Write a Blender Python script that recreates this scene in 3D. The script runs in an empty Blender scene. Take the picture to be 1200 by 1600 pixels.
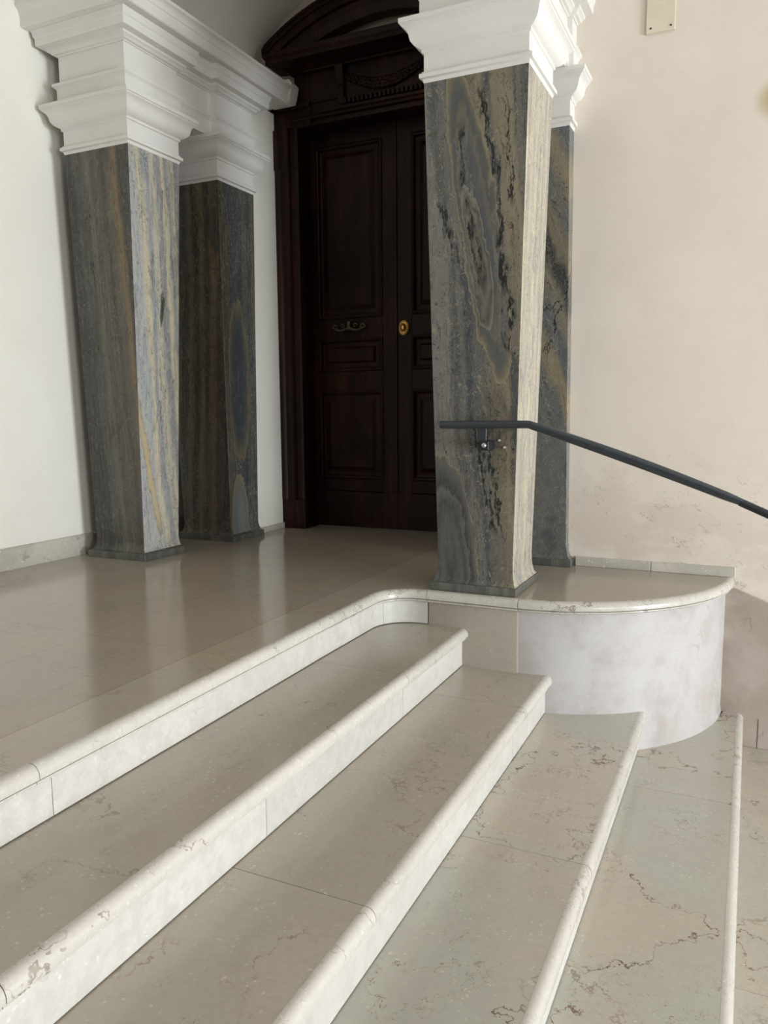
import bpy, math, random
from mathutils import Matrix, Vector
random.seed(7)
S = 0.8            # survey units to metres
FZ = 1.045         # lower floor lies this far under the landing (survey units)
def W(x, y, z): return Vector((S*x, S*y, S*(z+FZ)))
sc = bpy.context.scene
COL = sc.collection

# ---------------------------------------------------------------- camera
def cam_axes(yaw, pitch, roll):
    f = Vector((math.sin(yaw)*math.cos(pitch), math.cos(yaw)*math.cos(pitch), math.sin(pitch)))
    r0 = Vector((math.cos(yaw), -math.sin(yaw), 0)); u0 = r0.cross(f)
    r = math.cos(roll)*r0 + math.sin(roll)*u0
    u = -math.sin(roll)*r0 + math.cos(roll)*u0
    return r, u, f
r_, u_, f_ = cam_axes(-.440425, -.1277377, -.0074783)
cd = bpy.data.cameras.new('camera'); cam = bpy.data.objects.new('camera', cd); COL.objects.link(cam)
m = Matrix.Identity(4)
for i in range(3):
    m[i][0] = r_[i]; m[i][1] = u_[i]; m[i][2] = -f_[i]; m[i][3] = W(0, 0, 1)[i]
cam.matrix_world = m
cd.sensor_fit = 'VERTICAL'; cd.sensor_height = 24; cd.lens = 24*1216.87/1600
cd.clip_start = .05; cd.clip_end = 200
sc.camera = cam

# ---------------------------------------------------------------- light
world = bpy.data.worlds.new('world'); sc.world = world; world.use_nodes = True
bg = world.node_tree.nodes['Background']
bg.inputs[0].default_value = (.93, .97, 1, 1); bg.inputs[1].default_value = .13
def area(name, loc, target, sx, sy, power, col):
    l = bpy.data.lights.new(name, 'AREA'); l.shape = 'RECTANGLE'; l.size = S*sx; l.size_y = S*sy
    l.energy = power; l.color = col
    o = bpy.data.objects.new(name, l); COL.objects.link(o)
    o.location = W(*loc)
    d = W(*target) - W(*loc)
    o.rotation_euler = d.to_track_quat('-Z', 'Y').to_euler()
    return o
# daylight arriving through the arcade on the right and through the opening behind the camera on the right
area('daylight_right', (7.7, 2.0, .45), (-2, 2.6, .2), 2.6, 2.6, 545, (.915, .965, 1))
area('daylight_hall', (6.4, -2.8, .9), (-2.6, 4, .8), 1.8, 2.4, 195, (.985, .985, .985))
vs = sc.view_settings
vs.view_transform = 'Standard'; vs.look = 'None'; vs.gamma = 1; vs.use_curve_mapping = False
vs.exposure = -.21
sc.cycles.max_bounces = 8; sc.cycles.diffuse_bounces = 5; sc.cycles.glossy_bounces = 4
sc.cycles.use_denoising = True

# ---------------------------------------------------------------- mesh helpers
class MB:
    def __init__(s): s.v = []; s.f = []
    def quad_grid(s, rows, close_u=False):
        n = len(rows[0]); b = len(s.v)
        for r in rows: s.v += [tuple(p) for p in r]
        for i in range(len(rows)-1):
            for j in range(n if close_u else n-1):
                k = (j+1) % n
                s.f.append((b+i*n+j, b+i*n+k, b+(i+1)*n+k, b+(i+1)*n+j))
    def poly(s, pts):
        b = len(s.v); s.v += [tuple(p) for p in pts]; s.f.append(tuple(range(b, b+len(pts))))
    def box(s, x0, x1, y0, y1, z0, z1):
        s.frustum((x0, x1, y0, y1), z0, (x0, x1, y0, y1), z1)
    def frustum(s, a, z0, b_, z1):
        b = len(s.v)
        for (r, z) in ((a, z0), (b_, z1)):
            s.v += [(r[0], r[2], z), (r[1], r[2], z), (r[1], r[3], z), (r[0], r[3], z)]
        for q in ((3, 2, 1, 0), (4, 5, 6, 7), (0, 1, 5, 4), (1, 2, 6, 5), (2, 3, 7, 6), (3, 0, 4, 7)):
            s.f.append(tuple(b+i for i in q))
    def loft(s, secs):                       # secs: list of (rect, z), capped
        rows = [[(r[0], r[2], z), (r[1], r[2], z), (r[1], r[3], z), (r[0], r[3], z)] for r, z in secs]
        s.quad_grid(rows, True); s.poly(rows[0][::-1]); s.poly(rows[-1])
    def sweep(s, path, prof, closed=False, caps=True, flip=False):
        offs = {}
        rows = []
        for e, z in prof:
            if e not in offs: offs[e] = offset(path, e, closed)
            rows.append([(x, y, z) for x, y in offs[e]])
        s.quad_grid(rows, closed)
        if caps and closed:
            s.poly(rows[0]); s.poly(rows[-1][::-1])
        if caps and not closed:
            s.poly([r[0] for r in rows]); s.poly([r[-1] for r in rows][::-1])
    def extrude_y(s, pts, y0, y1):           # pts (x,z) outline
        n = len(pts); b = len(s.v)
        s.v += [(x, y0, z) for x, z in pts] + [(x, y1, z) for x, z in pts]
        s.f.append(tuple(b+i for i in range(n))); s.f.append(tuple(b+n+i for i in reversed(range(n))))
        for i in range(n):
            k = (i+1) % n; s.f.append((b+i, b+n+i, b+n+k, b+k))
    def extrude_z(s, pts, z0, z1):
        n = len(pts); b = len(s.v)
        s.v += [(x, y, z0) for x, y in pts] + [(x, y, z1) for x, y in pts]
        s.f.append(tuple(b+i for i in reversed(range(n)))); s.f.append(tuple(b+n+i for i in range(n)))
        for i in range(n):
            k = (i+1) % n; s.f.append((b+i, b+k, b+n+k, b+n+i))
    def tube(s, pts, rad, n=16, sx=1.0):
        rows = []; P = [Vector(p) for p in pts]
        R = rad if isinstance(rad, (list, tuple)) else [rad]*len(P)
        up = Vector((0, 0, 1))
        for i, p in enumerate(P):
            if i == 0: t = P[1]-P[0]
            elif i == len(P)-1: t = P[-1]-P[-2]
            else: t = (P[i+1]-P[i]).normalized() + (P[i]-P[i-1]).normalized()
            t.normalize()
            a = t.cross(up)
            if a.length < 1e-3: a = Vector((1, 0, 0))
            a.normalize(); b = a.cross(t)
            rows.append([p + R[i]*(math.cos(q)*a*sx + math.sin(q)*b) for q in [2*math.pi*k/n for k in range(n)]])
        s.quad_grid(rows, True); s.poly(rows[0][::-1]); s.poly(rows[-1])
    def ball(s, c, rx, ry, rz, n=10, m_=6):
        rows = []
        for i in range(m_+1):
            t = math.pi*i/m_ ; t = min(max(t, .02), math.pi-.02)
            rows.append([(c[0]+rx*math.sin(t)*math.cos(2*math.pi*k/n), c[1]+ry*math.sin(t)*math.sin(2*math.pi*k/n), c[2]-rz*math.cos(t)) for k in range(n)])
        s.quad_grid(rows, True); s.poly(rows[0][::-1]); s.poly(rows[-1])
    def disc_y(s, c, prof, n=28, ex=1.0):    # lathe about a y axis; prof (radius, y)
        rows = [[(c[0]+r*ex*math.cos(2*math.pi*k/n), y, c[2]+r*math.sin(2*math.pi*k/n)) for k in range(n)] for r, y in prof]
        s.quad_grid(rows, True); s.poly(rows[-1])

def offset(path, e, closed):
    n = len(path); out = []
    def nrm(a, b):
        dx, dy = b[0]-a[0], b[1]-a[1]; l = math.hypot(dx, dy) or 1
        return (dy/l, -dx/l)
    for i in range(n):
        if closed: na = nrm(path[i-1], path[i]); nb = nrm(path[i], path[(i+1) % n])
        else:
            na = nrm(path[i-1], path[i]) if i > 0 else None
            nb = nrm(path[i], path[i+1]) if i < n-1 else None
            na = na or nb; nb = nb or na
        bx, by = na[0]+nb[0], na[1]+nb[1]; d = 1 + na[0]*nb[0]+na[1]*nb[1]
        out.append((path[i][0]+e*bx/d, path[i][1]+e*by/d))
    return out

def obj(name, mb, mat, parent=None, sharp=32, bevel=0, segs=2, label=None):
    me = bpy.data.meshes.new(name)
    org = parent['_org'] if parent is not None and '_org' in parent else (0, 0, 0)
    ow = Vector(org)
    me.from_pydata([W(*v) - ow for v in mb.v], [], mb.f)
    me.validate(); me.materials.append(mat)
    import bmesh
    b = bmesh.new(); b.from_mesh(me)
    bmesh.ops.remove_doubles(b, verts=b.verts, dist=1e-5)
    bmesh.ops.recalc_face_normals(b, faces=b.faces)
    b.to_mesh(me); b.free()
    me.polygons.foreach_set('use_smooth', [True]*len(me.polygons))
    me.set_sharp_from_angle(angle=math.radians(sharp))
    o = bpy.data.objects.new(name, me); COL.objects.link(o)
    o['_org'] = tuple(ow)
    if parent is not None: o.parent = parent
    else: o.location = ow
    if bevel:
        bm_ = o.modifiers.new('bevel', 'BEVEL'); bm_.width = bevel*S; bm_.segments = segs
        bm_.limit_method = 'ANGLE'; bm_.angle_limit = math.radians(40); bm_.harden_normals = True
    if label: o['label'] = label
    return o
def thing(name, label, cat, at, group=None, kind=None):
    o = bpy.data.objects.new(name, None); COL.objects.link(o)
    o.location = W(*at); o['_org'] = tuple(W(*at)); o.empty_display_size = .1
    if label: o['label'] = label
    if cat: o['category'] = cat
    if group: o['group'] = group
    if kind: o['kind'] = kind
    return o
def struct(name, mb, mat, **k):
    o = obj(name, mb, mat, **k); o['kind'] = 'structure'; return o

# ---------------------------------------------------------------- materials
class NT:
    def __init__(s, name):
        s.m = bpy.data.materials.new(name); s.m.use_nodes = True
        s.t = s.m.node_tree; s.b = s.t.nodes['Principled BSDF']
        s.pos = s.n('ShaderNodeNewGeometry').outputs['Position']
    def n(s, typ, **kw):
        x = s.t.nodes.new(typ)
        for k, v in kw.items(): setattr(x, k, v)
        return x
    def put(s, sock, v):
        if isinstance(v, bpy.types.NodeSocket): s.t.links.new(v, sock)
        elif isinstance(v, (tuple, list)):
            sock.default_value = tuple(v) if len(v) == len(sock.default_value) else tuple(v)+(1,)
        else: sock.default_value = v
    def map(s, vec, scale=(1, 1, 1), rot=(0, 0, 0), loc=(0, 0, 0)):
        x = s.n('ShaderNodeMapping'); s.put(x.inputs['Vector'], vec)
        x.inputs['Scale'].default_value = scale; x.inputs['Rotation'].default_value = rot; x.inputs['Location'].default_value = loc
        return x.outputs[0]
    def noise(s, vec, scale, detail=4, rough=.55, dist=0, out='Fac'):
        x = s.n('ShaderNodeTexNoise'); s.put(x.inputs['Vector'], vec)
        x.inputs['Scale'].default_value = scale; x.inputs['Detail'].default_value = detail
        x.inputs['Roughness'].default_value = rough; x.inputs['Distortion'].default_value = dist
        return x.outputs[out]
    def voro(s, vec, scale, feature='F1', rand=1.0):
        x = s.n('ShaderNodeTexVoronoi', feature=feature); s.put(x.inputs['Vector'], vec)
        x.inputs['Scale'].default_value = scale; x.inputs['Randomness'].default_value = rand
        return x.outputs['Distance']
    def math(s, op, a, b=None, c=None, clamp=False):
        x = s.n('ShaderNodeMath', operation=op, use_clamp=clamp); s.put(x.inputs[0], a)
        if b is not None: s.put(x.inputs[1], b)
        if c is not None: s.put(x.inputs[2], c)
        return x.outputs[0]
    def vadd(s, a, b):
        x = s.n('ShaderNodeVectorMath', operation='ADD'); s.put(x.inputs[0], a); s.put(x.inputs[1], b); return x.outputs[0]
    def vscale(s, a, k):
        x = s.n('ShaderNodeVectorMath', operation='SCALE'); s.put(x.inputs[0], a); s.put(x.inputs['Scale'], k); return x.outputs[0]
    def step(s, v, lo, hi):
        x = s.n('ShaderNodeMapRange', interpolation_type='SMOOTHSTEP'); s.put(x.inputs[0], v)
        x.inputs[1].default_value = lo; x.inputs[2].default_value = hi; return x.outputs[0]
    def line(s, v, c, w):                    # 1 on |v-c| < w
        return s.step(s.math('ABSOLUTE', s.math('SUBTRACT', v, c)), w, w*.25)
    def mix(s, f, a, b, mode='MIX'):
        x = s.n('ShaderNodeMix', data_type='RGBA', blend_type=mode); s.put(x.inputs[0], f)
        s.put(x.inputs[6], a); s.put(x.inputs[7], b); return x.outputs[2]
    def ramp(s, v, stops, interp='LINEAR'):
        x = s.n('ShaderNodeValToRGB'); s.put(x.inputs[0], v); cr = x.color_ramp; cr.interpolation = interp
        while len(cr.elements) > 1: cr.elements.remove(cr.elements[-1])
        cr.elements[0].position = stops[0][0]; cr.elements[0].color = tuple(stops[0][1])+(1,)
        for p, c in stops[1:]:
            e = cr.elements.new(p); e.color = tuple(c)+(1,)
        return x.outputs[0]
    def sep(s, vec):
        x = s.n('ShaderNodeSeparateXYZ'); s.put(x.inputs[0], vec); return x.outputs
    def rnd(s):
        return s.n('ShaderNodeObjectInfo').outputs['Random']
    def fin(s, col, rough=.5, bump=None, bs=.1, bd=.01, spec=.5, metal=0):
        s.put(s.b.inputs['Base Color'], col); s.put(s.b.inputs['Roughness'], rough)
        s.b.inputs['Specular IOR Level'].default_value = spec; s.put(s.b.inputs['Metallic'], metal)
        if bump is not None:
            x = s.n('ShaderNodeBump'); x.inputs['Strength'].default_value = bs; x.inputs['Distance'].default_value = bd
            s.put(x.inputs['Height'], bump); s.put(s.b.inputs['Normal'], x.outputs[0])
        return s.m

def tuple_mul(t, col, k):
    return t.mix(1.0, col, (k, k, k), 'MULTIPLY')

def step_marble(name, warm, grey, vein, veins=1.0, rough=.16, off=0.0, speck=.5, joints=None, spec=.5, patch=1.0, mottle=0.0, border=None):
    t = NT(name)
    rv = t.vscale((7.3, 3.1, 5.7), t.math('ADD', t.math('MULTIPLY', t.rnd(), 3.0), off))
    p = t.vadd(t.pos, rv)
    wob = t.noise(p, 9, 4, .7, out='Color')
    pw = t.vadd(p, t.vscale(wob, .13))
    big = t.noise(pw, 1.5, 4, .6)
    mask = t.math('MULTIPLY', t.step(big, .44, .56), patch)
    cloud = t.noise(p, 3.2, 5, .6)
    col = t.mix(mask, warm, grey)
    col = t.mix(t.math('MULTIPLY', t.step(cloud, .3, .75), .35), col, tuple(c*.78 for c in warm), 'MIX')
    if mottle:
        c2 = t.noise(t.vadd(p, t.vscale(wob, .05)), 22, 4, .6)
        col = t.mix(t.math('MULTIPLY', t.step(c2, .42, .62), .55*mottle), col, tuple(c*.86 for c in grey))
    # shell fragments and pale specks
    sp = t.voro(t.vadd(p, t.vscale(t.noise(p, 30, 3, .6, out='Color'), .03)), 55)
    spm = t.math('MULTIPLY', t.step(sp, .28, .1), t.step(t.noise(p, 14, 3), .48, .62))
    col = t.mix(t.math('MULTIPLY', spm, speck), col, tuple(min(1, c*1.45+.05) for c in warm))
    fine = t.noise(p, 60, 4, .7)
    col = t.mix(t.math('MULTIPLY', t.step(fine, .35, .7), .16), col, tuple(c*.6 for c in warm))
    # ragged brown veins along the tone boundary, and thin branches
    wob2 = t.noise(p, 28, 3, .7, out='Color')
    pv = t.vadd(pw, t.vscale(wob2, .035))
    v1 = t.math('MULTIPLY', t.line(t.noise(pv, 1.5, 4, .65), .5, .0045), t.step(t.noise(p, 1.7, 2), .38, .5))
    v2 = t.math('MULTIPLY', t.line(t.noise(pv, 3.1, 4, .65), .46, .0024), t.step(t.noise(p, 2.1, 2), .45, .6))
    v3 = t.math('MULTIPLY', t.line(t.noise(t.vadd(pv, (4, 1, 2)), 5.5, 4, .6), .52, .003), t.step(t.noise(p, 3.3, 2), .5, .62))
    br = t.math('ADD', .35, t.math('MULTIPLY', t.step(t.noise(p, 7, 3), .35, .65), .65))
    va = t.math('MULTIPLY', t.math('MAXIMUM', t.math('MAXIMUM', v1, v2), t.math('MULTIPLY', v3, .8)), br)
    col = t.mix(t.math('MULTIPLY', va, veins), col, vein)
    if joints:
        xyz = t.sep(t.pos)
        jm = None
        for ax, c0, w in joints:
            l = t.line(xyz[ax], c0, w)
            jm = l if jm is None else t.math('MAXIMUM', jm, l)
        col = t.mix(t.math('MULTIPLY', jm, .6), col, (.10, .075, .055))
    if border:
        col = t.mix(t.step(t.sep(t.pos)[0], border, border-.002), tuple_mul(t, col, 1.13), col)
    tone = t.math('ADD', .94, t.math('MULTIPLY', t.rnd(), .1))
    hs = t.n('ShaderNodeHueSaturation'); t.put(hs.inputs['Color'], col); t.put(hs.inputs['Value'], tone)
    r = t.math('ADD', rough, t.math('MULTIPLY', t.step(t.noise(p, 6, 5, .7), .35, .7), rough*.7))
    return t.fin(hs.outputs[0], r, t.math('SUBTRACT', fine, t.math('MULTIPLY', va, 2.0)), .04, .002, spec)

WARM = (.46, .41, .345); GREY = (.43, .425, .375); VEIN = (.17, .105, .06)
M = {}
M['tread'] = step_marble('marble_tread', WARM, (.44, .40, .33), VEIN, .5, patch=.7)
M['tread_veined'] = step_marble('marble_tread_veined', (.50, .445, .375), (.462, .455, .40), VEIN, 1.2, off=1.7)
M['riser'] = step_marble('marble_riser_lit', (.585, .57, .53), (.535, .525, .485), (.36, .31, .26), .3, .34, off=.4, speck=.3, patch=.6, mottle=.9)  # same stone as the treads; light on the upright faces put into the colour
M['nosing'] = step_marble('marble_nosing_lit', (.535, .51, .46), (.525, .505, .46), (.20, .16, .12), .9, .2, off=.9, patch=.5)  # tread stone, painted paler for the light caught on the rounded edge
M['floor'] = step_marble('marble_floor', (.40, .335, .265), (.38, .34, .28), VEIN, .3, .10, off=2.2, speck=.3, border=S*-2.075,
    joints=[(0, S*-2.075, .0022)] + [(0, S*(-2.075-.62*k), .0013) for k in range(1, 4)] + [(1, S*(.3+1.13*k), .0013) for k in range(5)])
M['floor_low'] = step_marble('marble_floor_low', (.51, .455, .385), (.48, .46, .40), VEIN, .9, .2, off=3.1,
    joints=[(1, S*2.823, .0018), (1, S*.9, .0018), (0, S*.75, .0018)])
M['podium_top'] = step_marble('marble_podium_top', (.42, .365, .30), (.40, .36, .30), VEIN, .3, .10, off=4.0, speck=.3)
M['panel'] = step_marble('marble_panel', (.325, .285, .23), (.32, .29, .24), VEIN, .3, .4, off=5.2, speck=.4)
M['skirting'] = step_marble('marble_skirting', (.60, .57, .50), (.48, .46, .40), (.25, .22, .18), .8, .35, off=6.2, speck=.8)

def slab_marble(name, axis, u0, u1, lean, stops, tongues=(), cracks=(), seed=0.0, rough=.26, warp=1.0, streak=1.0, hz=.55, gain=1.0, bandn=0.0, crisp=.28, rims=.6, flow=26.0):
    """one sawn face of figured marble: bands across u, tongues (agate-like loops) and dark cracks, all warped by noise"""
    t = NT(name)
    o = t.sep(t.map(t.pos, (1/S, 1/S, 1/S), (0, 0, 0), (0, 0, -FZ)))
    u, v = o[axis], o[2]
    sv = t.vadd(t.map(t.pos, (1/S, 1/S, 1/S)), (seed*3.1, seed*1.7, seed*.9))
    def wn(sx, sz, det=3, r=.6):
        return t.math('SUBTRACT', t.noise(t.map(sv, (sx, sx, sz)), 1.0, det, r), .5)
    n1, n2, n3 = wn(3.2, hz), wn(9, 2.2), wn(30, 9, 4, .7)
    w = t.math('ADD', t.math('MULTIPLY', n1, .26*warp), t.math('ADD', t.math('MULTIPLY', n2, .10*warp), t.math('MULTIPLY', n3, .055*warp)))
    un = t.math('ADD', u, w)
    def lin(a, k, b):                      # a + k*b
        return t.math('MULTIPLY_ADD', b, k, a)
    ub = lin(lin(un, -lean, t.math('SUBTRACT', 2.7, v)), .0, v)
    tt = t.math('DIVIDE', t.math('SUBTRACT', ub, u0), (u1-u0))
    if bandn: tt = t.math('PINGPONG', t.math('MULTIPLY', tt, bandn), 1.0)
    n = len(stops)
    col = t.ramp(tt, [((k+f)/n, c) for k, c in enumerate(stops) for f in (crisp, 1-crisp)])
    # mottled clouds and fine drawn-out streaks
    st = t.noise(t.map(t.vadd(sv, t.vscale(t.noise(t.map(sv, (4, 4, 1)), 1.0, 2, out='Color'), .25)), (46, 46, 2.2)), 1.0, 4, .7)
    col = t.mix(t.math('MULTIPLY', t.step(st, .52, .68), .45*streak), col, (.20*gain, .185*gain, .15*gain))
    col = t.mix(t.math('MULTIPLY', t.step(st, .46, .34), .50*streak), col, (.035*gain, .036*gain, .036*gain))
    cl = t.noise(t.vadd(t.map(sv, (5.5, 5.5, 1.6)), t.vscale(t.noise(sv, 6, 3, out='Color'), 1.2)), 1.0, 4, .65)
    col = t.mix(t.math('MULTIPLY', t.step(cl, .52, .66), .4), col, (.16*gain, .155*gain, .13*gain))
    col = t.mix(t.math('MULTIPLY', t.step(cl, .44, .32), .5), col, (.05*gain, .054*gain, .056*gain))
    # flow lines drawn along the bands
    fl_ = t.math('FRACT', t.math('ADD', t.math('MULTIPLY', ub, flow), t.math('MULTIPLY', cl, 2.4)))
    fm = t.step(t.noise(t.map(sv, (7, 7, 2)), 1.0, 3), .42, .6)
    col = t.mix(t.math('MULTIPLY', t.math('MULTIPLY', t.line(fl_, .3, .07), fm), .6), col, (.035*gain, .035*gain, .034*gain))
    col = t.mix(t.math('MULTIPLY', t.math('MULTIPLY', t.line(fl_, .62, .06), fm), .5), col, (.25*gain, .225*gain, .17*gain))
    # contour rims
    for c0, wd, cc in ((.5, .006, (.27, .24, .18)), (.44, .005, (.03, .03, .03)), (.56, .004, (.24, .22, .18)), (.40, .004, (.22, .20, .16)), (.60, .005, (.035, .035, .033))):
        col = t.mix(t.math('MULTIPLY', t.line(cl, c0, wd), rims), col, tuple(q*gain for q in cc))
    for cu, cz, ru, rz, ln, rings in tongues:
        uc = t.math('SUBTRACT', lin(t.math('ADD', t.math('ADD', u, t.math('MULTIPLY', w, .5)), t.math('ADD', t.math('MULTIPLY', n2, .045), t.math('MULTIPLY', n3, .04))), ln, t.math('SUBTRACT', v, cz)), cu)
        vz = t.math('SUBTRACT', t.math('ADD', v, t.math('ADD', t.math('MULTIPLY', n2, .28), t.math('MULTIPLY', n3, .10))), cz)
        d = t.math('SQRT', t.math('ADD', t.math('POWER', t.math('ABSOLUTE', t.math('DIVIDE', uc, ru)), 2.0), t.math('POWER', t.math('ABSOLUTE', t.math('DIVIDE', vz, rz)), 2.6)))
        rc = t.ramp(d, rings)
        rc = t.mix(t.math('MULTIPLY', t.step(st, .5, .7), .25), rc, (.2*gain, .19*gain, .16*gain))
        col = t.mix(t.step(d, 1.0, .985), col, rc)
    brk = t.noise(t.map(sv, (24, 24, 9)), 1.0, 4, .7)
    for (ua, za), (ub_, zb), wd in cracks:
        k = (ub_-ua)/(zb-za)
        dd = t.math('ABSOLUTE', t.math('SUBTRACT', t.math('ADD', u, t.math('ADD', t.math('MULTIPLY', n2, .09), t.math('MULTIPLY', n3, .16))), lin(ua-k*za, k, v)))
        m_ = t.step(dd, wd, wd*.35)
        rng = t.math('MULTIPLY', t.step(v, min(za, zb)-.04, min(za, zb)+.05), t.step(v, max(za, zb)+.04, max(za, zb)-.05))
        m_ = t.math('MULTIPLY', t.math('MULTIPLY', m_, rng), t.step(brk, .40, .50))
        col = t.mix(m_, col, (.016, .017, .018))
        halo = t.math('MULTIPLY', t.math('MULTIPLY', t.line(dd, wd*1.7, wd*.5), rng), .35)
        col = t.mix(halo, col, (.24*gain, .225*gain, .18*gain))
    mott = t.noise(t.pos, 34, 5, .75)
    col = t.mix(t.math('MULTIPLY', t.step(mott, .5, .75), .22), col, (.22*gain, .21*gain, .175*gain))
    col = t.mix(t.math('MULTIPLY', t.step(mott, .46, .28), .3), col, (.04*gain, .042*gain, .04*gain))
    return t.fin(col, rough, st, .05, .002, .4)
dg = (.042, .044, .045); g_ = (.085, .088, .088); lg = (.14, .14, .13); bl = (.074, .078, .082); tn = (.175, .145, .095); br = (.115, .097, .072); pa = (.25, .22, .16); ol = (.085, .083, .066)
def dull_marble(name, seed):
    t = NT(name)
    p = t.map(t.pos, (1, 1, .12), (0, 0, 0), (seed, 0, 0))
    n = t.noise(p, 22, 4, .65); n2 = t.noise(t.pos, 9, 4, .6)
    col = t.ramp(n, [(.25, (.05, .054, .051)), (.5, (.095, .098, .088)), (.65, (.165, .16, .135)), (.8, (.25, .235, .195))])
    col = t.mix(t.math('MULTIPLY', t.step(n2, .4, .7), .4), col, (.08, .088, .08))
    return t.fin(col, .35, n, .05, .002)
M['plinth'] = dull_marble('dull_grey_marble', 2.0)
ringA = [(0, bl), (.45, (.085, .09, .094)), (.62, (.13, .12, .095)), (.70, (.08, .084, .085)), (.84, (.10, .10, .092)), (.93, tn), (1, pa)]
M['pier_a'] = slab_marble('marble_a_front', 0, -4.20, -3.62, .055,
    [dg, (.075, .078, .074), ol, (.12, .115, .09), ol, (.10, .092, .066), (.07, .066, .055), (.11, .095, .07), (.175, .13, .075), (.06, .052, .042), (.055, .05, .042), (.06, .055, .046)],
    cracks=[((-4.03, 2.45), (-4.01, 1.2), .006)], seed=1.0, warp=.45, hz=.35, gain=.75, streak=.8)
M['pier_a_lit_side'] = slab_marble('marble_a_lit_side', 1, 3.98, 4.50, .10,  # same stone as the front, its stronger side light put into the colour
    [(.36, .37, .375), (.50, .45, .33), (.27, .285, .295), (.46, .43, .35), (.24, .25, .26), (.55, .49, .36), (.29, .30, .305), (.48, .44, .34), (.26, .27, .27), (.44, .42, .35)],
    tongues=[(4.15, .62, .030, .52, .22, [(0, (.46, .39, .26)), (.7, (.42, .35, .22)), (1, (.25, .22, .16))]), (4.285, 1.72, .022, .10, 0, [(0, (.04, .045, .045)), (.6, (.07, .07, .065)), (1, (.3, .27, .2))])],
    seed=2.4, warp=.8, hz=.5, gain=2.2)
M['pier_b'] = slab_marble('marble_b_front', 0, -4.10, -3.60, -.05,
    [(.09, .082, .065), (.14, .125, .09), (.07, .068, .056), (.13, .11, .08), (.06, .055, .045), (.15, .115, .075), (.07, .062, .048), (.14, .10, .06), (.07, .062, .05)],
    flow=16.0, seed=4.3, warp=.65, hz=.4, gain=.9, streak=.8)
M['pier_b_side'] = slab_marble('marble_b_side', 1, 4.9, 5.4, .03,
    [(.085, .08, .06), (.06, .068, .078), (.075, .08, .085), (.06, .066, .074), (.10, .098, .085), (.07, .074, .078), (.12, .11, .08), (.085, .088, .085)],
    tongues=[(5.10, 1.25, .125, .64, .02, [(0, (.055, .062, .07)), (.55, (.06, .068, .076)), (.8, (.09, .088, .07)), (1, (.17, .145, .095))]),
             (5.09, .12, .12, .40, .02, [(0, (.20, .21, .19)), (.6, (.15, .165, .165)), (.85, (.20, .17, .12)), (1, (.24, .2, .13))])],
    seed=5.5, warp=.55, hz=.6, gain=1.2, streak=.5)
M['pier_c'] = slab_marble('marble_c_front', 0, -1.66, -1.07, .085,
    [(.16, .16, .145), g_, (.125, .125, .115), (.065, .072, .08), (.105, .105, .098), (.13, .118, .092), (.165, .14, .10), (.215, .185, .125), (.075, .08, .082), (.20, .172, .12), (.225, .195, .135), (.13, .125, .11), (.085, .09, .092)],
    tongues=[(-1.335, 1.95, .115, .80, .165, ringA),
             (-1.345, 1.82, .058, .38, .16, [(0, (.13, .125, .10)), (.4, dg), (.6, (.14, .135, .11)), (.8, (.07, .07, .068)), (.92, (.16, .15, .12)), (1, (.22, .2, .155))]),
             (-1.49, .10, .145, .69, .10, [(0, dg), (.3, (.09, .092, .09)), (.5, (.055, .058, .06)), (.62, (.11, .11, .1)), (.68, dg), (.84, (.09, .092, .092)), (.94, (.12, .11, .088)), (1, pa)])],
    cracks=[((-1.315, 2.62), (-1.225, 2.0), .016), ((-1.225, 2.02), (-1.20, 1.60), .021), ((-1.45, 2.45), (-1.385, 2.05), .018), ((-1.385, 2.05), (-1.34, 1.70), .014),
            ((-1.19, 2.5), (-1.165, 2.05), .014), ((-1.18, 1.62), (-1.165, 1.30), .016), ((-1.55, 2.1), (-1.44, 1.75), .021), ((-1.36, .95), (-1.25, .35), .014), ((-1.30, .9), (-1.19, .3), .012)],
    seed=7.7, warp=.66, hz=.6, gain=.95, streak=.7, rims=.9)
M['pier_pale_lit'] = slab_marble('marble_c_lit_side', 1, 3.98, 4.5, .0,  # cream veined slab, partly paler to carry the light from the right
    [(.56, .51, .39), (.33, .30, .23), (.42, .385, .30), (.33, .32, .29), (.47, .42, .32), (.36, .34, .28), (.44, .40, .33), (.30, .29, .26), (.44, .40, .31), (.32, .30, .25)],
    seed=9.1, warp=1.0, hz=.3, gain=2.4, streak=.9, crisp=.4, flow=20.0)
M['pier_d'] = slab_marble('marble_d_front', 0, -1.9, -.55, .42,
    [(.13, .13, .125), (.24, .20, .13), (.12, .125, .13), (.18, .16, .125), dg, (.19, .16, .11), (.13, .13, .12), (.24, .205, .14), (.11, .12, .13), (.19, .17, .13), (.25, .215, .15), dg, (.19, .17, .13), (.18, .15, .105)],
    cracks=[((-1.06, 1.85), (-1.20, 1.35), .008), ((-1.20, 1.62), (-1.10, 1.70), .012)],
    flow=14.0, seed=11.2, warp=1.1, hz=.9, gain=1.2, streak=.3)

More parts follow.
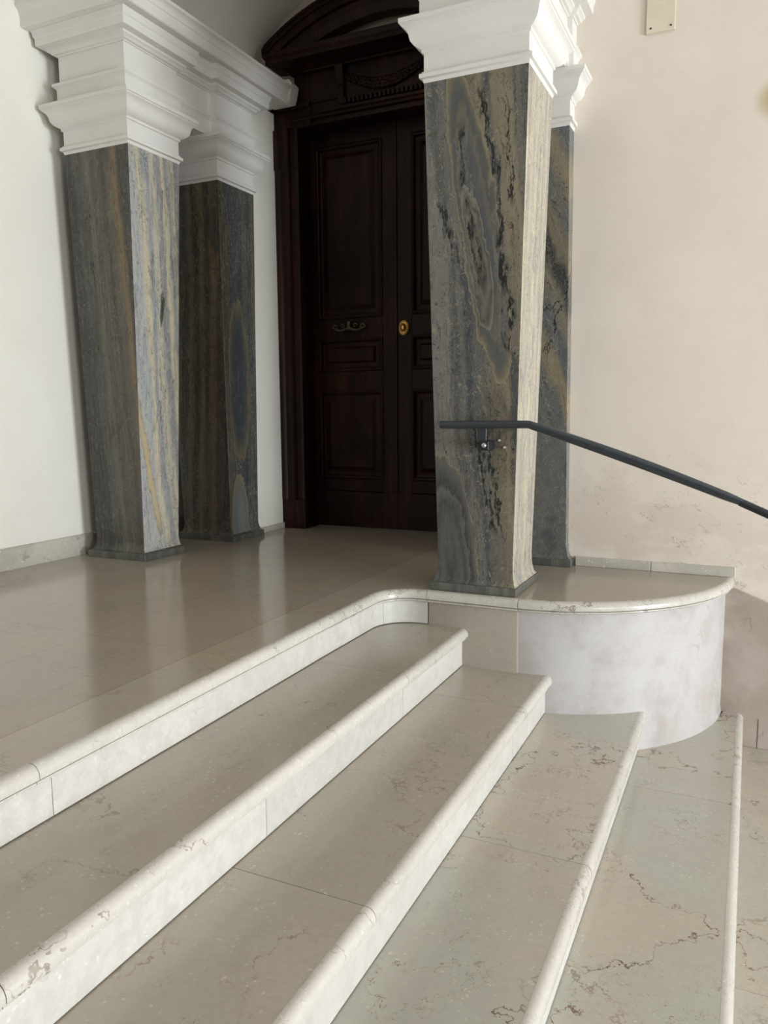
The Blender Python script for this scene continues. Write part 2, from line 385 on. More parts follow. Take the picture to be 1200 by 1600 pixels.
def plaster(name, base, alt, dark, k=.35, scuff=0, bump=.06, rough=.75, ochre_spot=False, big=1.1, cracks=0):
    t = NT(name)
    n1 = t.noise(t.pos, big, 5, .6, .4); n2 = t.noise(t.pos, 4.5, 5, .65); n3 = t.noise(t.pos, 45, 4, .7)
    col = t.mix(t.step(n1, .35, .65), base, alt)
    col = t.mix(t.math('MULTIPLY', t.step(n2, .45, .75), k), col, dark)
    col = t.mix(t.math('MULTIPLY', t.step(n3, .5, .8), .12), col, tuple(min(1, c*1.2) for c in base))
    if scuff:
        xyz = t.sep(t.pos)
        pr_ = t.vadd(t.map(t.pos, (1, 1, 1.6), (0, .7, 0)), t.vscale(t.noise(t.pos, 8, 3, out='Color'), .1))
        sc_ = t.math('MULTIPLY', t.line(t.noise(t.map(pr_, (1, 1, .28)), 17, 3, .6), .5, .012), t.step(t.noise(t.pos, 9, 4), .5, .62))
        low = t.step(xyz[2], S*(FZ+1.0), S*(FZ+.05))
        col = t.mix(t.math('MULTIPLY', t.math('MULTIPLY', sc_, low), scuff), col, (.30, .265, .22))
        st_ = t.math('MULTIPLY', t.step(t.noise(t.map(t.pos, (1, 1, 1.8)), 2.6, 4, .6), .48, .62), low)
        col = t.mix(t.math('MULTIPLY', st_, .35), col, (.50, .41, .33))
    if cracks:
        pc = t.vadd(t.pos, t.vscale(t.noise(t.pos, 12, 3, .7, out='Color'), .06))
        ck = t.math('MULTIPLY', t.line(t.noise(pc, 2.2, 3), .5, .004), t.step(t.noise(t.pos, 3), .5, .6))
        col = t.mix(t.math('MULTIPLY', ck, cracks), col, (.25, .2, .16))
    if ochre_spot:  # soft-edged ochre spot on the wall
        d = t.n('ShaderNodeVectorMath', operation='DISTANCE'); t.put(d.inputs[0], t.pos)
        d.inputs[1].default_value = W(.035, 5.05, 2.70)
        col = t.mix(t.math('MULTIPLY', t.step(d.outputs['Value'], .11, .03), .75), col, (.42, .33, .16))
    h = t.math('ADD', t.math('MULTIPLY', n2, .8), t.math('MULTIPLY', n3, .25))
    return t.fin(col, rough, h, bump*3, .006, .3)
M['wall_r'] = plaster('plaster_wall_right', (.72, .655, .575), (.68, .615, .54), (.62, .555, .475), .35, .8, ochre_spot=True)
M['wall_l'] = plaster('plaster_wall_left', (.80, .785, .72), (.77, .75, .685), (.71, .68, .60), .3)
M['wall_b'] = plaster('plaster_wall_back', (.58, .52, .44), (.54, .48, .40), (.46, .40, .32), .35)
M['wall_front'] = plaster('plaster_wall_front', (.24, .21, .18), (.22, .19, .16), (.18, .16, .13), .3)
M['vault'] = plaster('plaster_vault', (.72, .70, .66), (.68, .65, .60), (.62, .58, .52), .3)
M['cornice'] = plaster('limewashed_moulding', (.72, .71, .685), (.68, .665, .63), (.60, .57, .52), .4, bump=.05)
M['drum'] = plaster('drum_plaster', (.43, .40, .385), (.475, .465, .465), (.34, .305, .285), .8, bump=.12, rough=.4, big=2.4, cracks=.3)
M['dado'] = plaster('dado_plaster', (.43, .37, .33), (.36, .30, .25), (.27, .22, .18), .6, bump=.1, rough=.5, big=3.0, cracks=.8)
M['plaque'] = plaster('plaque_paint', (.60, .56, .42), (.66, .60, .48), (.50, .48, .34), .5, big=6)

def wood(name):
    t = NT(name)
    p = t.map(t.pos, (9, 9, .7)); n = t.noise(t.vadd(p, t.vscale(t.noise(t.pos, 2, 3, out='Color'), .8)), 2.2, 5, .65, .3)
    col = t.ramp(n, [(.3, (.008, .0026, .002)), (.5, (.019, .005, .003)), (.62, (.038, .009, .004)), (.8, (.07, .020, .007))])
    b = t.noise(t.pos, 1.6, 3)
    col = t.mix(t.step(b, .42, .62), col, (.010, .003, .0022))
    return t.fin(col, .42, n, .05, .002, .18)
M['wood'] = wood('dark_mahogany')
def flat(name, col, rough, metal=0, var=.25, spec=.5):
    t = NT(name); n = t.noise(t.pos, 40, 4, .6)
    c = t.mix(t.math('MULTIPLY', t.step(n, .35, .7), var), col, tuple(x*.45 for x in col))
    return t.fin(c, rough, n, .03, .001, spec, metal)
M['rail'] = flat('slate_painted_metal', (.060, .070, .082), .28, .45)
M['rail_dark'] = flat('worn_black_metal', (.020, .020, .025), .45, .2)
M['bolt'] = flat('bare_steel', (.6, .6, .6), .3, .9)
M['bronze'] = flat('aged_bronze', (.11, .09, .055), .45, .8)
M['brass'] = flat('old_brass', (.62, .42, .15), .3, .95)
M['plug'] = flat('pale_filler', (.6, .57, .5), .8)
M['dark'] = flat('dark_hole', (.05, .04, .035), .8)

# ---------------------------------------------------------------- plan lines
ZT = [-.2, -.415, -.625, -.84]            # tread heights
XR = [-1.41, -.945, -.48, .0]             # riser planes of the four treads
XL = -1.85                                # riser plane of the landing
YP = 4.005; YW = 5.05                     # podium face, right wall
NOSE = .034
straight = [(XL+.03, -3.0), (XL+.012, 1.0), (XL, 2.0), (XL-.014, 3.2), (XL-.016, 3.795)]
arc1 = [(-1.656-.21*math.cos(a), 3.795+.21*math.sin(a)) for a in [math.radians(q) for q in range(9, 90, 9)]]
front = [(-1.656, YP), (-1.615, YP)]
def drum_pt(t):
    c, s_ = math.cos(t), math.sin(t); p_ = 2/1.9
    return (-1.10+1.012*(s_**p_), YW-1.045*(c**p_))
drum_path = [drum_pt(math.radians(q)) for q in range(0, 91, 3)]
drum_path[-1] = (-1.10+1.012, YW)
panel_path = [(-1.615, YP), (-1.10, YP)]
edge_path = straight + arc1 + front
coping_path = [(-1.615, YP)] + [(-1.36, YP)] + drum_path
def round_profile(n=7, r=.034, inner=-.004):
    pts = [(inner, 0.0)]
    for k in range(n+1):
        a = math.pi/2*k/n
        pts.append((NOSE - r + r*math.sin(a), -r + r*math.cos(a)))
    return pts
nose_prof = round_profile() + [(NOSE, -.044), (NOSE-.004, -.047), (.012, -.047), (.012, -.053), (.021, -.055), (.021, -.062), (.010, -.069), (-.004, -.069)]
NOSE_CLOSE = nose_prof + [nose_prof[0]]

# ---------------------------------------------------------------- setting
full_path = edge_path[:-1] + [(-1.615, YP)] + coping_path[1:]
inner = offset(full_path, -.0042, False)
# landing floor: slab under everything up to the edge stones
mb = MB()
ipod = [p for p in inner]
edge_end = len(edge_path)-1
poly = [(-4.33, 5.97), (-4.33, -3.0)] + ipod[:edge_end+1] + [(-1.615, YW+.001), (-1.08, YW+.001), (-1.08, 5.97)]
mb.extrude_z(poly, -.058, 0.0)
struct('floor', mb, M['floor'], sharp=20)
mb = MB(); mb.box(-1.0, 8.0, -3.0, 5.05, -1.12, -1.045)
struct('floor', mb, M['floor_low'])
# left wall (with the thicker inner stretch beyond the piers)
mb = MB(); mb.box(-4.5, -4.33, -3.0, 6.1, -1.12, 4.8)
struct('wall_left', mb, M['wall_l'])
mb = MB(); mb.box(-4.33, -3.685, 5.346, 5.8, 0, 3.437)
struct('wall_left_inner', mb, M['wall_l'], bevel=.006)
mb = MB(); mb.box(-1.085, 8.0, YW, 5.8, -1.12, 4.8)
struct('wall_right', mb, M['wall_r'], bevel=.006)
# back wall around the doorway
mb = MB(); DC = -2.672
mb.box(-4.33, -3.60, 5.8, 6.1, 0, 4.8); mb.box(-1.74, -1.0, 5.8, 6.1, 0, 4.8); mb.box(-3.60, -1.74, 5.8, 6.1, 3.4, 4.8)
struct('wall_back', mb, M['wall_b'])
mb = MB(); mb.box(-3.7, -1.6, 6.1, 6.2, -.1, 3.6)
struct('wall_back', mb, M['wall_b'])
# vault over the vestibule: shell from y=3.9 to the back wall
def vault_pts(a, rise, n=28):
    return [(-2.4 - a*math.cos(math.pi*k/n), 3.77 + rise*math.sin(math.pi*k/n)) for k in range(n+1)]
vi = vault_pts(1.47, .68); vo = vault_pts(1.55, .76)
mb = MB(); mb.extrude_y([(vi[0][0], 3.56)] + vi + [(vi[-1][0], 3.56), (vo[-1][0], 3.56)] + vo[::-1] + [(vo[0][0], 3.56)], 3.92, 5.80)
struct('ceiling_vault', mb, M['vault'], sharp=25)
# wall above the vault mouth, and the ceiling of the stair hall
mb = MB()
mb.extrude_y([(vo[0][0], 3.58)] + vo + [(vo[-1][0], 3.58), (-.6, 3.58), (-.6, 4.8), (-4.33, 4.8), (-4.33, 3.58)], 3.95, 4.1)
struct('wall_above_vault', mb, M['wall_l'])
mb = MB(); mb.box(-4.5, 8.0, -3.0, 6.1, 4.8, 4.95)
struct('ceiling', mb, M['vault'])
mb = MB(); mb.box(-4.5, -1.5, -3.15, -3.0, -1.12, 4.8)
struct('wall_front', mb, M['wall_front'])
# pier and lintel of the arcade openings on the right, outside the frame
mb = MB(); mb.box(8.0, 8.3, 4.2, 5.8, -1.12, 4.8); mb.box(8.0, 8.3, -3.0, 4.2, 3.2, 4.8)
struct('wall_arcade', mb, M['wall_l'])

# skirtings
mb = MB()
mb.sweep([(-4.33, -3.0), (-4.33, 5.2)], [(-.01, 0), (.016, 0), (.016, .132), (.010, .140), (.0, .146), (-.01, .146)])
struct('baseboard_left', mb, M['skirting'])
mb = MB()
mb.box(-3.69, -3.668, 5.36, 5.745, 0, .048)
struct('baseboard_left_inner', mb, M['skirting'], bevel=.003)
b0 = [(-1.0, -.535), (-.532, -.052)]
for i, (a, b) in enumerate(b0):
    mb = MB(); mb.box(a, b, YW-.018, YW+.01, 0, .060)
    struct('baseboard_right', mb, M['skirting'], bevel=.003)
# sloping dado on the right wall beside the stair
mb = MB()
dp = [(-.11, -1.045), (-.11, -.055), (-.045, -.068), (.09, -.118), (.30, -.205), (2.2, -1.0), (2.2, -1.045)]
mb.extrude_y(dp, YW-.010, YW+.01)
struct('trim_1', mb, M['dado'], bevel=.004)
mb = MB(); mb.box(.115, .118, YW-.0115, YW-.008, -1.045, -.86)
struct('trim_2', mb, M['dark'])

# ---------------------------------------------------------------- landing edge stones
t = thing('landing_edge', 'marble bullnosed edge of the landing, curving into the round podium', 'step edge', (XL, 1.0, 0))
def cut_path(path, y0, y1):
    out = []
    for (a, b) in zip(path[:-1], path[1:]):
        for q in (a, b):
            if y0-1e-6 <= q[1] <= y1+1e-6 and (not out or out[-1] != q): out.append(q)
        for yc in (y0, y1):
            if (a[1]-yc)*(b[1]-yc) < 0:
                k = (yc-a[1])/(b[1]-a[1]); out.append((a[0]+k*(b[0]-a[0]), yc))
    out = sorted(set(out), key=lambda q: q[1]); return out
sp = straight
joints_n = [-3.0, -.4, 1.50, 3.30]
joints_r = [-3.0, -.3, 1.57, 3.16]
G = .0012
for a, b in zip(joints_n[:-1], joints_n[1:]):
    mb = MB(); mb.sweep(cut_path(sp, a+G, b-G), NOSE_CLOSE, caps=True); obj('nosing', mb, M['nosing'], t)
mb = MB(); mb.sweep([(straight[-2][0], 3.30+G)] + [straight[-1]] + arc1 + front, NOSE_CLOSE); obj('nosing', mb, M['nosing'], t)
rp = [(0, -.062), (0, -.1955), (-.03, -.1955), (-.03, -.062)]
for a, b in zip(joints_r[:-1], joints_r[1:]):
    mb = MB(); mb.sweep(cut_path(sp, a+G, b-G), rp+[rp[0]]); obj('riser', mb, M['riser'], t)
mb = MB(); mb.sweep([(straight[-2][0]-.001, 3.16+G), straight[-1]] + arc1[:3], rp+[rp[0]]); obj('riser', mb, M['riser'], t)
mb = MB(); mb.sweep([(arc1[2][0]+.0012, arc1[2][1]+.0008)] + arc1[3:] + [(-1.656, YP), (-1.619, YP)], rp+[rp[0]]); obj('riser', mb, M['riser'], t)

# ---------------------------------------------------------------- podium
t = thing('podium', 'rounded plaster podium with a marble coping beside the right wall', 'podium', (-1.1, 4.6, 0))
cp = [p for p in coping_path]
cop_in = offset(cp, -.0042, False)
mb = MB(); mb.extrude_z(cop_in + [(-1.613, YW-.0)], -.055, -.0002)
obj('top_slab', mb, M['podium_top'], t, sharp=20)
mb = MB(); mb.sweep([(-1.6125, YP), (-1.09, YP)], NOSE_CLOSE); obj('coping', mb, M['nosing'], t)
mb = MB(); mb.sweep([(-1.088, YP)] + drum_path[1:], NOSE_CLOSE); obj('coping', mb, M['nosing'], t)
mb = MB(); mb.extrude_z([(-1.613, YP), (-1.104, YP), (-1.094, YP+.006), (-1.094, YP+.02), (-1.613, YP+.02)], -.95, -.058)
obj('marble_panel', mb, M['panel'], t, bevel=.002, label='smooth beige marble facing panel')
mb = MB()
dpth = offset(drum_path, -.010, False)
mb.sweep([(-1.2, dpth[0][1])] + dpth[:-1] + [(dpth[-1][0], YW)], [(0, -.06), (0, -.80), (.006, -.83), (.012, -1.0)])
obj('drum', mb, M['drum'], t, sharp=50, label='lilac grey plastered curved body')

# ---------------------------------------------------------------- steps
names = ['second step down from the landing', 'third step down', 'fourth step down', 'lowest step']
labels = ['highest marble step below the landing, tucked into the curved riser',
          'second marble step below the landing, its end meeting the flat marble panel and drum',
          'third marble step below the landing, ending against the plaster drum with brown veins',
          'lowest marble step, grey green and heavily veined, running up to the right wall']
JT = [[-3.0, -.6, 1.02, 3.172, YP+.0], [-3.0, .05, 1.86, 3.53, 4.02], [-3.0, -1.0, .75, 2.677, 4.3], [-3.0, -.2, 1.75, 3.815, YW-.001]]
JR = [[-3.0, .4, 2.05, 3.185, YP], [-3.0, -.4, 1.5, 3.4, 4.02], [-3.0, .6, 2.6, 4.3], [-3.0, .3, 2.4, YW-.001]]
def ydrum(x):
    if x <= -1.10: return YP + .012
    q = min(1.0, (x + 1.10)/1.012)
    return YW - 1.045*(1 - q**1.9)**(1/1.9) + .012
JT[1][-1] = ydrum(XR[1]+.03); JT[2][-1] = ydrum(XR[2]+.03)
JR[1][-1] = ydrum(XR[1]); JR[2][-1] = ydrum(XR[2])
for k in range(4):
    t = thing('stair_step', labels[k], 'step', (XR[k]-.2, 1.0, ZT[k]), group=None)
    z = ZT[k]; zb = ZT[k+1] if k < 3 else -1.045
    mt = M['tread'] if k < 2 else M['tread_veined']
    mn = M['nosing']
    for a, b in zip(JT[k][:-1], JT[k][1:]):
        pts = [(XR[k]+e, z+h) for e, h in round_profile(7, .032, -.004)] + [(XR[k]+NOSE, z-.042), (XR[k]+NOSE-.004, z-.045), (XR[k]+.012, z-.045), (XR[k]+.012, z-.051), (XR[k]+.020, z-.053), (XR[k]+.020, z-.060), (XR[k]+.010, z-.066), (XR[k]-.004, z-.066)]
        mb = MB(); mb.extrude_y(pts, a+G, b-G); obj('nosing', mb, mn, t)
        mb = MB(); x0 = XL-.040 if k == 0 else XR[k-1]-.028
        x1 = XR[k]-.0042
        if b == JT[k][-1]:
            pl = [(x0, a+G), (x1, a+G)] + [(x1+(x0-x1)*q/14, min(ydrum(x1+(x0-x1)*q/14), YW-.001)) for q in range(15)]
            mb.extrude_z(pl, z-.06, z-.0002)
        else: mb.box(x0, x1, a+G, b-G, z-.06, z-.0002)
        obj('tread_slab', mb, mt, t)
    for a, b in zip(JR[k][:-1], JR[k][1:]):
        mb = MB(); mb.box(XR[k]-.03, XR[k], a+G, b-G, zb+.0045, z-.0605); obj('riser', mb, M['riser'], t)

# ---------------------------------------------------------------- piers
CAP = [(-.03, 2.694), (0.0, 2.694), (.006, 2.712), (.020, 2.716), (.020, 2.737), (.010, 2.740), (.008, 2.748), (0, 2.750), (0, 2.838), (.010, 2.842), (.010, 2.856),
       (.024, 2.862), (.042, 2.874), (.055, 2.890), (.059, 2.906), (.062, 2.922), (.070, 2.938), (.082, 2.949), (.093, 2.956), (.093, 2.962), (.101, 2.966), (.101, 2.990), (-.03, 2.990)]
def rect_path(r): return [(r[0], r[2]), (r[1], r[2]), (r[1], r[3]), (r[0], r[3])]
def pier(label, mat, pl, base, top, zbase, ph=.046, pale=False):
    t = thing('marble_pier', label, 'pier', ((pl[0]+pl[1])/2, (pl[2]+pl[3])/2, 0), group=None)
    mb = MB(); mb.box(*pl, 0, ph); obj('plinth', mb, M['plinth'], t, bevel=.004)
    secs = []
    n = 9; ins = .007
    p0 = (pl[0]+ins, pl[1]-ins, pl[2]+ins, pl[3]-ins)
    for k in range(n+1):
        q = k/n; f = 1 - math.sqrt(max(0, 1-(1-q)**2)); z = ph + (zbase-ph)*q
        secs.append((tuple(base[i]+(p0[i]-base[i])*f for i in range(4)), z))
    secs.append((top, 2.696))
    mb = MB(); mb.loft(secs); sh = obj('shaft', mb, mat, t, sharp=25, bevel=.003)
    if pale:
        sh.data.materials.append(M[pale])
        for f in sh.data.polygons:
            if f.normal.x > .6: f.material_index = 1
    mb = MB(); mb.sweep(rect_path(top), CAP, closed=True); obj('capital', mb, M['cornice'], t, sharp=28, bevel=.0012, segs=1)
    return t
P1 = (-4.190, -3.645, 3.99, 4.48); P2 = (-4.18, -3.627, 4.88, 5.34); P3 = (-1.633, -1.075, 3.99, 4.485); P4 = (-1.633, -1.075, 4.93, 5.16)
pier('nearer left tapering grey marble pier, beside the left wall', M['pier_a'], (-4.220, -3.700, 4.028, 4.438), (-4.172, -3.740, 4.070, 4.43), P1, .13, pale='pier_a_lit_side')
pier('farther left marble pier, half hidden behind its neighbour near the door', M['pier_b'], (-4.16, -3.615, 4.92, 5.345), (-4.12, -3.662, 4.955, 5.33), P2, .13, pale='pier_b_side')
t3 = pier('free-standing tapering marble pier in front, carrying the handrail bracket', M['pier_c'], (-1.614, -1.112, 4.022, 4.512), (-1.578, -1.142, 4.062, 4.462), P3, .18, pale='pier_pale_lit')
pier('marble pier behind the front one, set against the right wall', M['pier_d'], (-1.64, -1.012, 4.952, 5.16), (-1.60, -1.052, 4.985, 5.16), P4, .17)
for x, z in ((-1.219, .845), (-1.190, .808)):
    mb = MB(); mb.disc_y((x, 0, z), [(.0001, 4.03), (.006, 4.03), (.006, 4.06)], 12); obj('filled_hole', mb, M['plug'], t3, label='pale filled screw hole')

# ---------------------------------------------------------------- entablatures
ENT1 = [(-.03, 2.991), (.018, 2.991), (.018, 3.092), (.022, 3.098), (.030, 3.106), (.038, 3.112), (.038, 3.128), (.010, 3.134), (.003, 3.138), (-.03, 3.138)]
ENT2 = [(-.03, 3.1385), (.003, 3.1385), (.003, 3.296), (-.03, 3.296)]
ENT3 = [(-.03, 3.2965), (.010, 3.2965), (.014, 3.302), (.030, 3.306), (.040, 3.318), (.052, 3.324), (.052, 3.338), (.096, 3.345), (.099, 3.352), (.100, 3.392), (.107, 3.398), (.112, 3.425), (.116, 3.438), (-.03, 3.438)]
COR = [(-.03, 3.4385), (.162, 3.4385), (.170, 3.444), (.170, 3.506), (.176, 3.510), (.176, 3.520), (.184, 3.538), (.196, 3.550), (.205, 3.554), (.205, 3.575), (-.03, 3.575)]
def entablature(label, fp, crect, at):
    t = thing('entablature', label, 'entablature', at)
    mb = MB(); mb.sweep(fp, ENT1, closed=True); obj('architrave', mb, M['cornice'], t, sharp=28, bevel=.0012, segs=1)
    mb = MB(); mb.sweep(fp, ENT2, closed=True); obj('frieze', mb, M['cornice'], t, sharp=28)
    mb = MB(); mb.sweep(fp, ENT3, closed=True); obj('bed_moulding', mb, M['cornice'], t, sharp=28, bevel=.0012, segs=1)
    mb = MB(); mb.sweep(rect_path(crect), COR, closed=True); obj('cornice', mb, M['cornice'], t, sharp=28, bevel=.0012, segs=1)
    return t
fl = [(-4.19, 3.99), (-3.645, 3.99), (-3.645, 4.48), (-3.674, 4.48), (-3.674, 4.88), (-3.627, 4.88), (-3.627, 5.34), (-4.19, 5.34)]
te = entablature('white moulded entablature over the two left piers', fl, (-4.19, -3.640, 3.99, 5.50), (-3.9, 4.6, 2.99))
mb = MB(); mb.loft([((-3.66, -3.455, 5.62, 5.72), 3.452), ((-3.66, -3.445, 5.62, 5.73), 3.50), ((-3.66, -3.43, 5.62, 5.735), 3.585), ((-3.66, -3.46, 5.62, 5.70), 3.625)])
obj('end_block', mb, M['cornice'], te, bevel=.006)
fr = [(-1.633, 3.99), (-1.075, 3.99), (-1.075, 4.485), (-1.104, 4.485), (-1.104, 4.93), (-1.075, 4.93), (-1.075, 5.12), (-1.633, 5.12), (-1.633, 4.93), (-1.604, 4.93), (-1.604, 4.485), (-1.633, 4.485)]
entablature('white moulded entablature over the two right piers', fr, (-1.633, -1.075, 3.99, 5.12), (-1.35, 4.5, 2.99))

# ---------------------------------------------------------------- door
d = thing('door_1', None, None, (DC, 5.95, 0), kind='structure')
def frame_ring(mb, x0, x1, z0, z1, steps, yf):      # moulded ring; steps = (inset, depth towards -y)
    rows = []
    for ins, dy in steps:
        rows.append([(x0+ins, yf-dy, z0+ins), (x1-ins, yf-dy, z0+ins), (x1-ins, yf-dy, z1-ins), (x0+ins, yf-dy, z1-ins)])
    mb.quad_grid(rows, True)
    mb.poly(rows[-1])
def leaf(x0, x1, mirror):
    s_ = -1 if mirror else 1
    X = lambda x: (2*DC - x) if mirror else x
    mb = MB(); YF = 5.95
    a, b = sorted((X(-3.57), X(-2.674)))
    zs_ = [.012, .43, 1.185, 1.345, 1.62, 1.785, 3.18, 3.42]
    pa, pb = sorted((X(-3.408), X(-2.802)))
    # stiles and rails leave openings for the sunk panels
    mb.box(a, pa, YF, YF+.05, .012, 3.42); mb.box(pb, b, YF, YF+.05, .012, 3.42)
    for z0, z1 in ((.325, .43), (1.185, 1.345), (1.62, 1.785), (3.18, 3.42)):
        mb.box(pa, pb, YF, YF+.05, z0, z1)
    mb.box(a, b, YF-.010, YF+.05, .012, .318)
    lf = obj('door_leaf', mb, M['wood'], d, bevel=.004)
    for z0, z1, big in ((.43, 1.185, 1), (1.345, 1.62, 0), (1.785, 3.18, 1)):
        st = [(0, .012), (.012, .018), (.024, .012), (.032, -.012), (.045, -.016), (.070, -.012), (.105 if big else .085, .008), (.112 if big else .092, .008)]
        mb = MB(); frame_ring(mb, pa, pb, z0, z1, st, YF)
        obj('door_panel', mb, M['wood'], lf, sharp=20)
    return lf
l1 = leaf(0, 0, False); l2 = leaf(0, 0, True)
mb = MB(); mb.box(DC-.022, DC+.004, 5.938, 5.95, .02, 3.42); obj('meeting_strip', mb, M['wood'], l1, bevel=.004)
# ornate bronze handle on the left leaf
mb = MB(); hx, hz, hy = -3.10, 1.70, 5.92
for s_ in (-1, 1):
    pts = [(hx + s_*q*.15, hy-.012*math.sin(q*3), hz - .018*math.sin(q*math.pi)*1.4 + .006) for q in [i/12 for i in range(13)]]
    mb.tube(pts, [.013-.005*i/12 for i in range(13)], 10)
    sp_ = [(hx+s_*(.125+.028*math.cos(a)*(1-a/9)), hy-.004, hz+.004+.028*math.sin(a)*(1-a/9)) for a in [i*.5 for i in range(14)]]
    mb.tube(sp_, .007, 8)
    sp_ = [(hx+s_*(.058+.020*math.cos(a)*(1-a/9)), hy-.004, hz+.018+.020*math.sin(a)*(1-a/9)) for a in [i*.5 for i in range(12)]]
    mb.tube(sp_, .006, 8)
    mb.tube([(hx+s_*.12, hy, hz), (hx+s_*.12, 5.95, hz)], .007, 8)
mb.ball((hx, hy-.006, hz+.030), .020, .014, .030); mb.ball((hx, hy-.004, hz-.005), .03, .012, .016)
obj('door_handle', mb, M['bronze'], l1, label='dark bronze scrolled door handle')
mb = MB(); kx, kz = -2.606, 1.680
mb.disc_y((kx, 0, kz), [(.001, 5.949), (.064, 5.949), (.066, 5.940), (.058, 5.930), (.050, 5.934), (.046, 5.926), (.036, 5.924), (.030, 5.930), (.026, 5.918), (.016, 5.908), (.004, 5.906)], 32, .78)
obj('door_knob', mb, M['brass'], l2, label='oval brass door knob plate')

# ---------------------------------------------------------------- door surround
t = thing('door_surround', 'dark carved wood door surround with a curved pediment', 'door frame', (DC, 5.78, 0))
def jamb(mir):
    X = lambda x: (2*DC-x) if mir else x
    mb = MB()
    prof = [(-3.688, 5.80), (-3.688, 5.742), (-3.668, 5.730), (-3.640, 5.742), (-3.632, 5.754), (-3.592, 5.754), (-3.588, 5.742), (-3.570, 5.736), (-3.552, 5.744), (-3.545, 5.766), (-3.505, 5.766), (-3.500, 5.756), (-3.484, 5.752), (-3.470, 5.762), (-3.466, 5.80), (-3.466, 5.99), (-3.60, 5.99), (-3.60, 5.80)]
    pts = [(X(x), y) for x, y in prof]
    if mir: pts = pts[::-1]
    mb.extrude_z(pts, .25, 3.0)
    j = obj('jamb', mb, M['wood'], t, sharp=35)
    mb = MB(); a, b = sorted((X(-3.694), X(-3.462))); mb.box(a, b, 5.742, 5.99, 0, .25)
    obj('plinth_block', mb, M['wood'], j, bevel=.008)
    # eared upper part
    mb = MB(); e = [(x-.02 if x < -3.63 else x, y-.004) for x, y in prof]
    pts = [(X(x), y) for x, y in e]
    if mir: pts = pts[::-1]
    mb.extrude_z(pts, 2.985, 3.30); obj('ear', mb, M['wood'], j, sharp=35)
jamb(False); jamb(True)
mb = MB()      # lintel mouldings, extruded along x
def extr_x(mb, pts, x0, x1):
    n = len(pts); b = len(mb.v)
    mb.v += [(x0, y, z) for y, z in pts] + [(x1, y, z) for y, z in pts]
    mb.f.append(tuple(b+i for i in range(n))); mb.f.append(tuple(b+n+i for i in reversed(range(n))))
    for i in range(n):
        k = (i+1) % n; mb.f.append((b+i, b+n+i, b+n+k, b+k))
def sym(x): return 2*DC - x
lin = [(5.99, 3.290), (5.765, 3.290), (5.752, 3.296), (5.752, 3.306), (5.766, 3.312), (5.766, 3.335), (5.740, 3.342), (5.732, 3.356), (5.740, 3.372), (5.754, 3.376), (5.80, 3.376), (5.99, 3.376)]
extr_x(mb, lin, -3.50, sym(-3.50)); obj('lintel', mb, M['wood'], t, sharp=35)
mb = MB()
for s_ in (0, 1):
    a, b = sorted((-3.708, -3.335)) if not s_ else sorted((sym(-3.708), sym(-3.335)))
    mb.box(a, b, 5.748, 5.80, 3.302, 3.44)
    mb.box(a-.0, b+.0, 5.728, 5.80, 3.436, 3.478)
obj('corner_block', mb, M['wood'], t, bevel=.006)
mb = MB(); mb.box(-3.49, sym(-3.49), 5.758, 5.80, 3.376, 3.72)
mb.box(-3.30, sym(-3.30), 5.742, 5.80, 3.376, 3.404)
mb.box(-3.33, -3.08, 5.745, 5.80, 3.46, 3.68); mb.box(sym(-3.08), sym(-3.33), 5.745, 5.80, 3.46, 3.68)
fz = obj('frieze_board', mb, M['wood'], t, bevel=.005)
for s_ in (0, 1):
    x0 = -3.075 if not s_ else sym(-3.075)-.05
    mb = MB(); mb.loft([((x0, x0+.05, 5.735, 5.76), 3.41), ((x0-.006, x0+.056, 5.715, 5.76), 3.50), ((x0, x0+.05, 5.735, 5.76), 3.56), ((x0-.012, x0+.062, 5.700, 5.76), 3.64), ((x0-.012, x0+.062, 5.695, 5.76), 3.69)])
    obj('console', mb, M['wood'], fz, bevel=.006)
nd = 19; dw = 2*(DC+3.03)/nd
for k in range(nd):
    x0 = -3.03 + k*dw
    mb = MB(); mb.box(x0+.006, x0+dw-.008, 5.722, 5.76, 3.404, 3.446); obj('dentil', mb, M['wood'], fz, bevel=.004)
mb = MB()      # leafy garland: overlapping beads on a hanging curve
gx0, gx1 = -3.06, sym(-3.06)
rg = random.Random(3)
for i in range(46):
    q = i/45; x = gx0+(gx1-gx0)*q; z = 3.635 - .125*math.sin(math.pi*q)
    r = .013+.014*math.sin(math.pi*q)
    for j in range(3):
        mb.ball((x+rg.uniform(-.01, .01), 5.748-rg.uniform(0, .008), z+(j-1)*r*.9+rg.uniform(-.004, .004)), r*.85, .016, r*.7, 7, 4)
for s_ in (gx0, gx1):
    for i in range(9):
        mb.ball((s_+rg.uniform(-.006, .006), 5.748, 3.62-.018*i), .014-.001*i, .014, .014, 7, 4)
obj('garland', mb, M['wood'], fz, sharp=60)
# horizontal cornice with returns, then the curved pediment
PC = [(-.02, 3.690), (.004, 3.690), (.012, 3.700), (.030, 3.704), (.050, 3.722), (.070, 3.728), (.110, 3.732), (.150, 3.738), (.150, 3.772), (.158, 3.778), (.166, 3.792), (.166, 3.818), (-.02, 3.826)]
mb = MB(); pth = [(-3.49, 5.82), (-3.49, 5.72), (sym(-3.49), 5.72), (sym(-3.49), 5.82)]
mb.sweep(pth, PC + [PC[0]], caps=True)
mb.box(-3.48, sym(-3.48), 5.74, 5.80, 3.69, 3.815)
obj('cornice', mb, M['wood'], t, sharp=30)
mb = MB()
cz = 2.43; cx = DC+.007
arcp = [(1.530, .0), (1.530, .10), (1.555, .115), (1.600, .120), (1.640, .125), (1.645, .150), (1.700, .152), (1.706, .166), (1.728, .168), (1.735, .180), (1.753, .182), (1.753, .0)]  # (radius, depth before 5.74)
rows = []
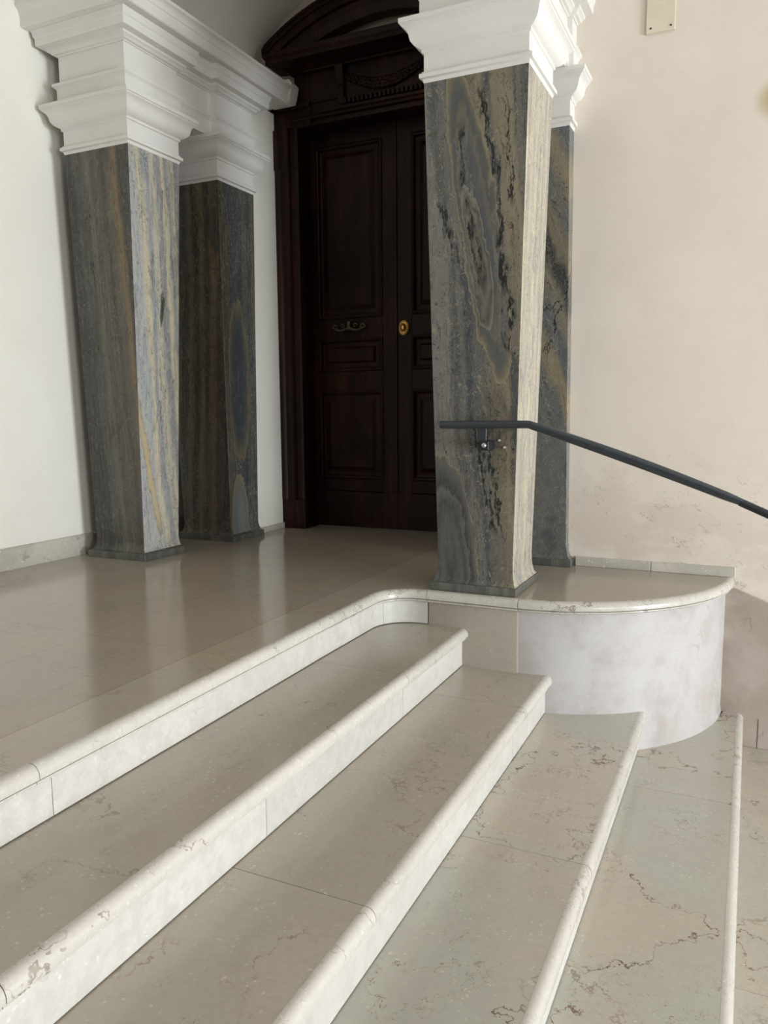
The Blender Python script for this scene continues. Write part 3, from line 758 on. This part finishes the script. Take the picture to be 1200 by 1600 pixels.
for r, dy in arcp:
    row = []
    zlim = 3.822
    amax = math.acos(min(1, (zlim-cz)/r))
    n = 40
    for k in range(n+1):
        a = -amax + 2*amax*k/n
        x = cx + r*math.sin(a); x = max(-3.665, min(sym(-3.665)+.014, x))
        row.append((x, 5.74-dy, cz + r*math.cos(a)))
    rows.append(row)
mb.quad_grid(rows + [rows[0]]); mb.poly([r[0] for r in rows]); mb.poly([r[-1] for r in rows][::-1])
obj('pediment', mb, M['wood'], t, sharp=30)
mb = MB()
for (x0, x1) in ((-3.665, -3.655), (sym(-3.655), sym(-3.665))):
    mb.box(x0, x1, 5.56, 5.80, 3.80, 3.86)
obj('pediment_end', mb, M['wood'], t)

# ---------------------------------------------------------------- handrail
t = thing('handrail', 'dark grey metal handrail descending to the right from the front pier', 'handrail', (-1.28, 3.95, .92))
mb = MB(); yr = 3.948; rr = .0205
mb.tube([(-1.520, yr, .929), (-1.518, yr, .929), (-1.045, yr, .931), (-1.030, yr, .929), (-1.012, yr, .922)], [rr*.8, rr, rr, rr, rr*1.02], 20, 1.0)
obj('rail', mb, M['rail'], t, sharp=45)
mb = MB()
A_ = Vector((-1.014, yr, .923)); B_ = Vector((-.020, yr-.005, .570))
n = 14; pts = []; rad = []
for k in range(n+1):
    q = k/n; p = A_.lerp(B_, q); p.z += .010*math.sin(math.pi*q); pts.append(p); rad.append(.0208+.0045*math.sin(math.pi*min(1, q*1.05)))
rad[-1] = .016
mb.tube(pts, rad, 20); obj('rail', mb, M['rail'], t, sharp=60, label='sloping stretch of rail, thicker in the middle')
mb = MB(); mb.tube([(-.035, yr-.004, .574), (.10, yr-.004, .514), (.6, yr-.004, .28), (1.15, yr-.004, .02), (1.3, yr-.004, .0)], .0185, 18)
obj('rail', mb, M['rail_dark'], t, sharp=60, label='thinner black lower stretch of rail')
mb = MB(); mb.box(-1.312, -1.262, yr-.006, yr+.006, .835, .915)
br_ = obj('bracket', mb, M['rail'], t, bevel=.003)
mb = MB(); mb.box(-1.300, -1.246, yr-.016, 4.056, .795, .845); obj('mount', mb, M['rail_dark'], br_, bevel=.006)
mb = MB(); mb.disc_y((-1.270, 0, .822), [(.001, yr-.014), (.013, yr-.016), (.012, yr-.022), (.006, yr-.026)][::1], 14); obj('bolt', mb, M['bolt'], br_, label='bright steel bolt')

# ---------------------------------------------------------------- plaque
t = thing('wall_plaque', 'narrow painted blank plate screwed high on the right wall', 'plaque', (-.59, YW, 3.35))
mb = MB(); mb.box(-.668, -.510, YW-.016, YW, 3.163, 3.62); obj('plate', mb, M['plaque'], t, bevel=.003)
for x, z in ((-.642, 3.19), (-.532, 3.188), (-.642, 3.595), (-.532, 3.595)):
    mb = MB(); mb.disc_y((x, 0, z), [(.001, YW-.0155), (.006, YW-.0165), (.004, YW-.0195)], 12); obj('screw', mb, M['dark'], t)

for o in bpy.data.objects:
    if '_org' in o: del o['_org']
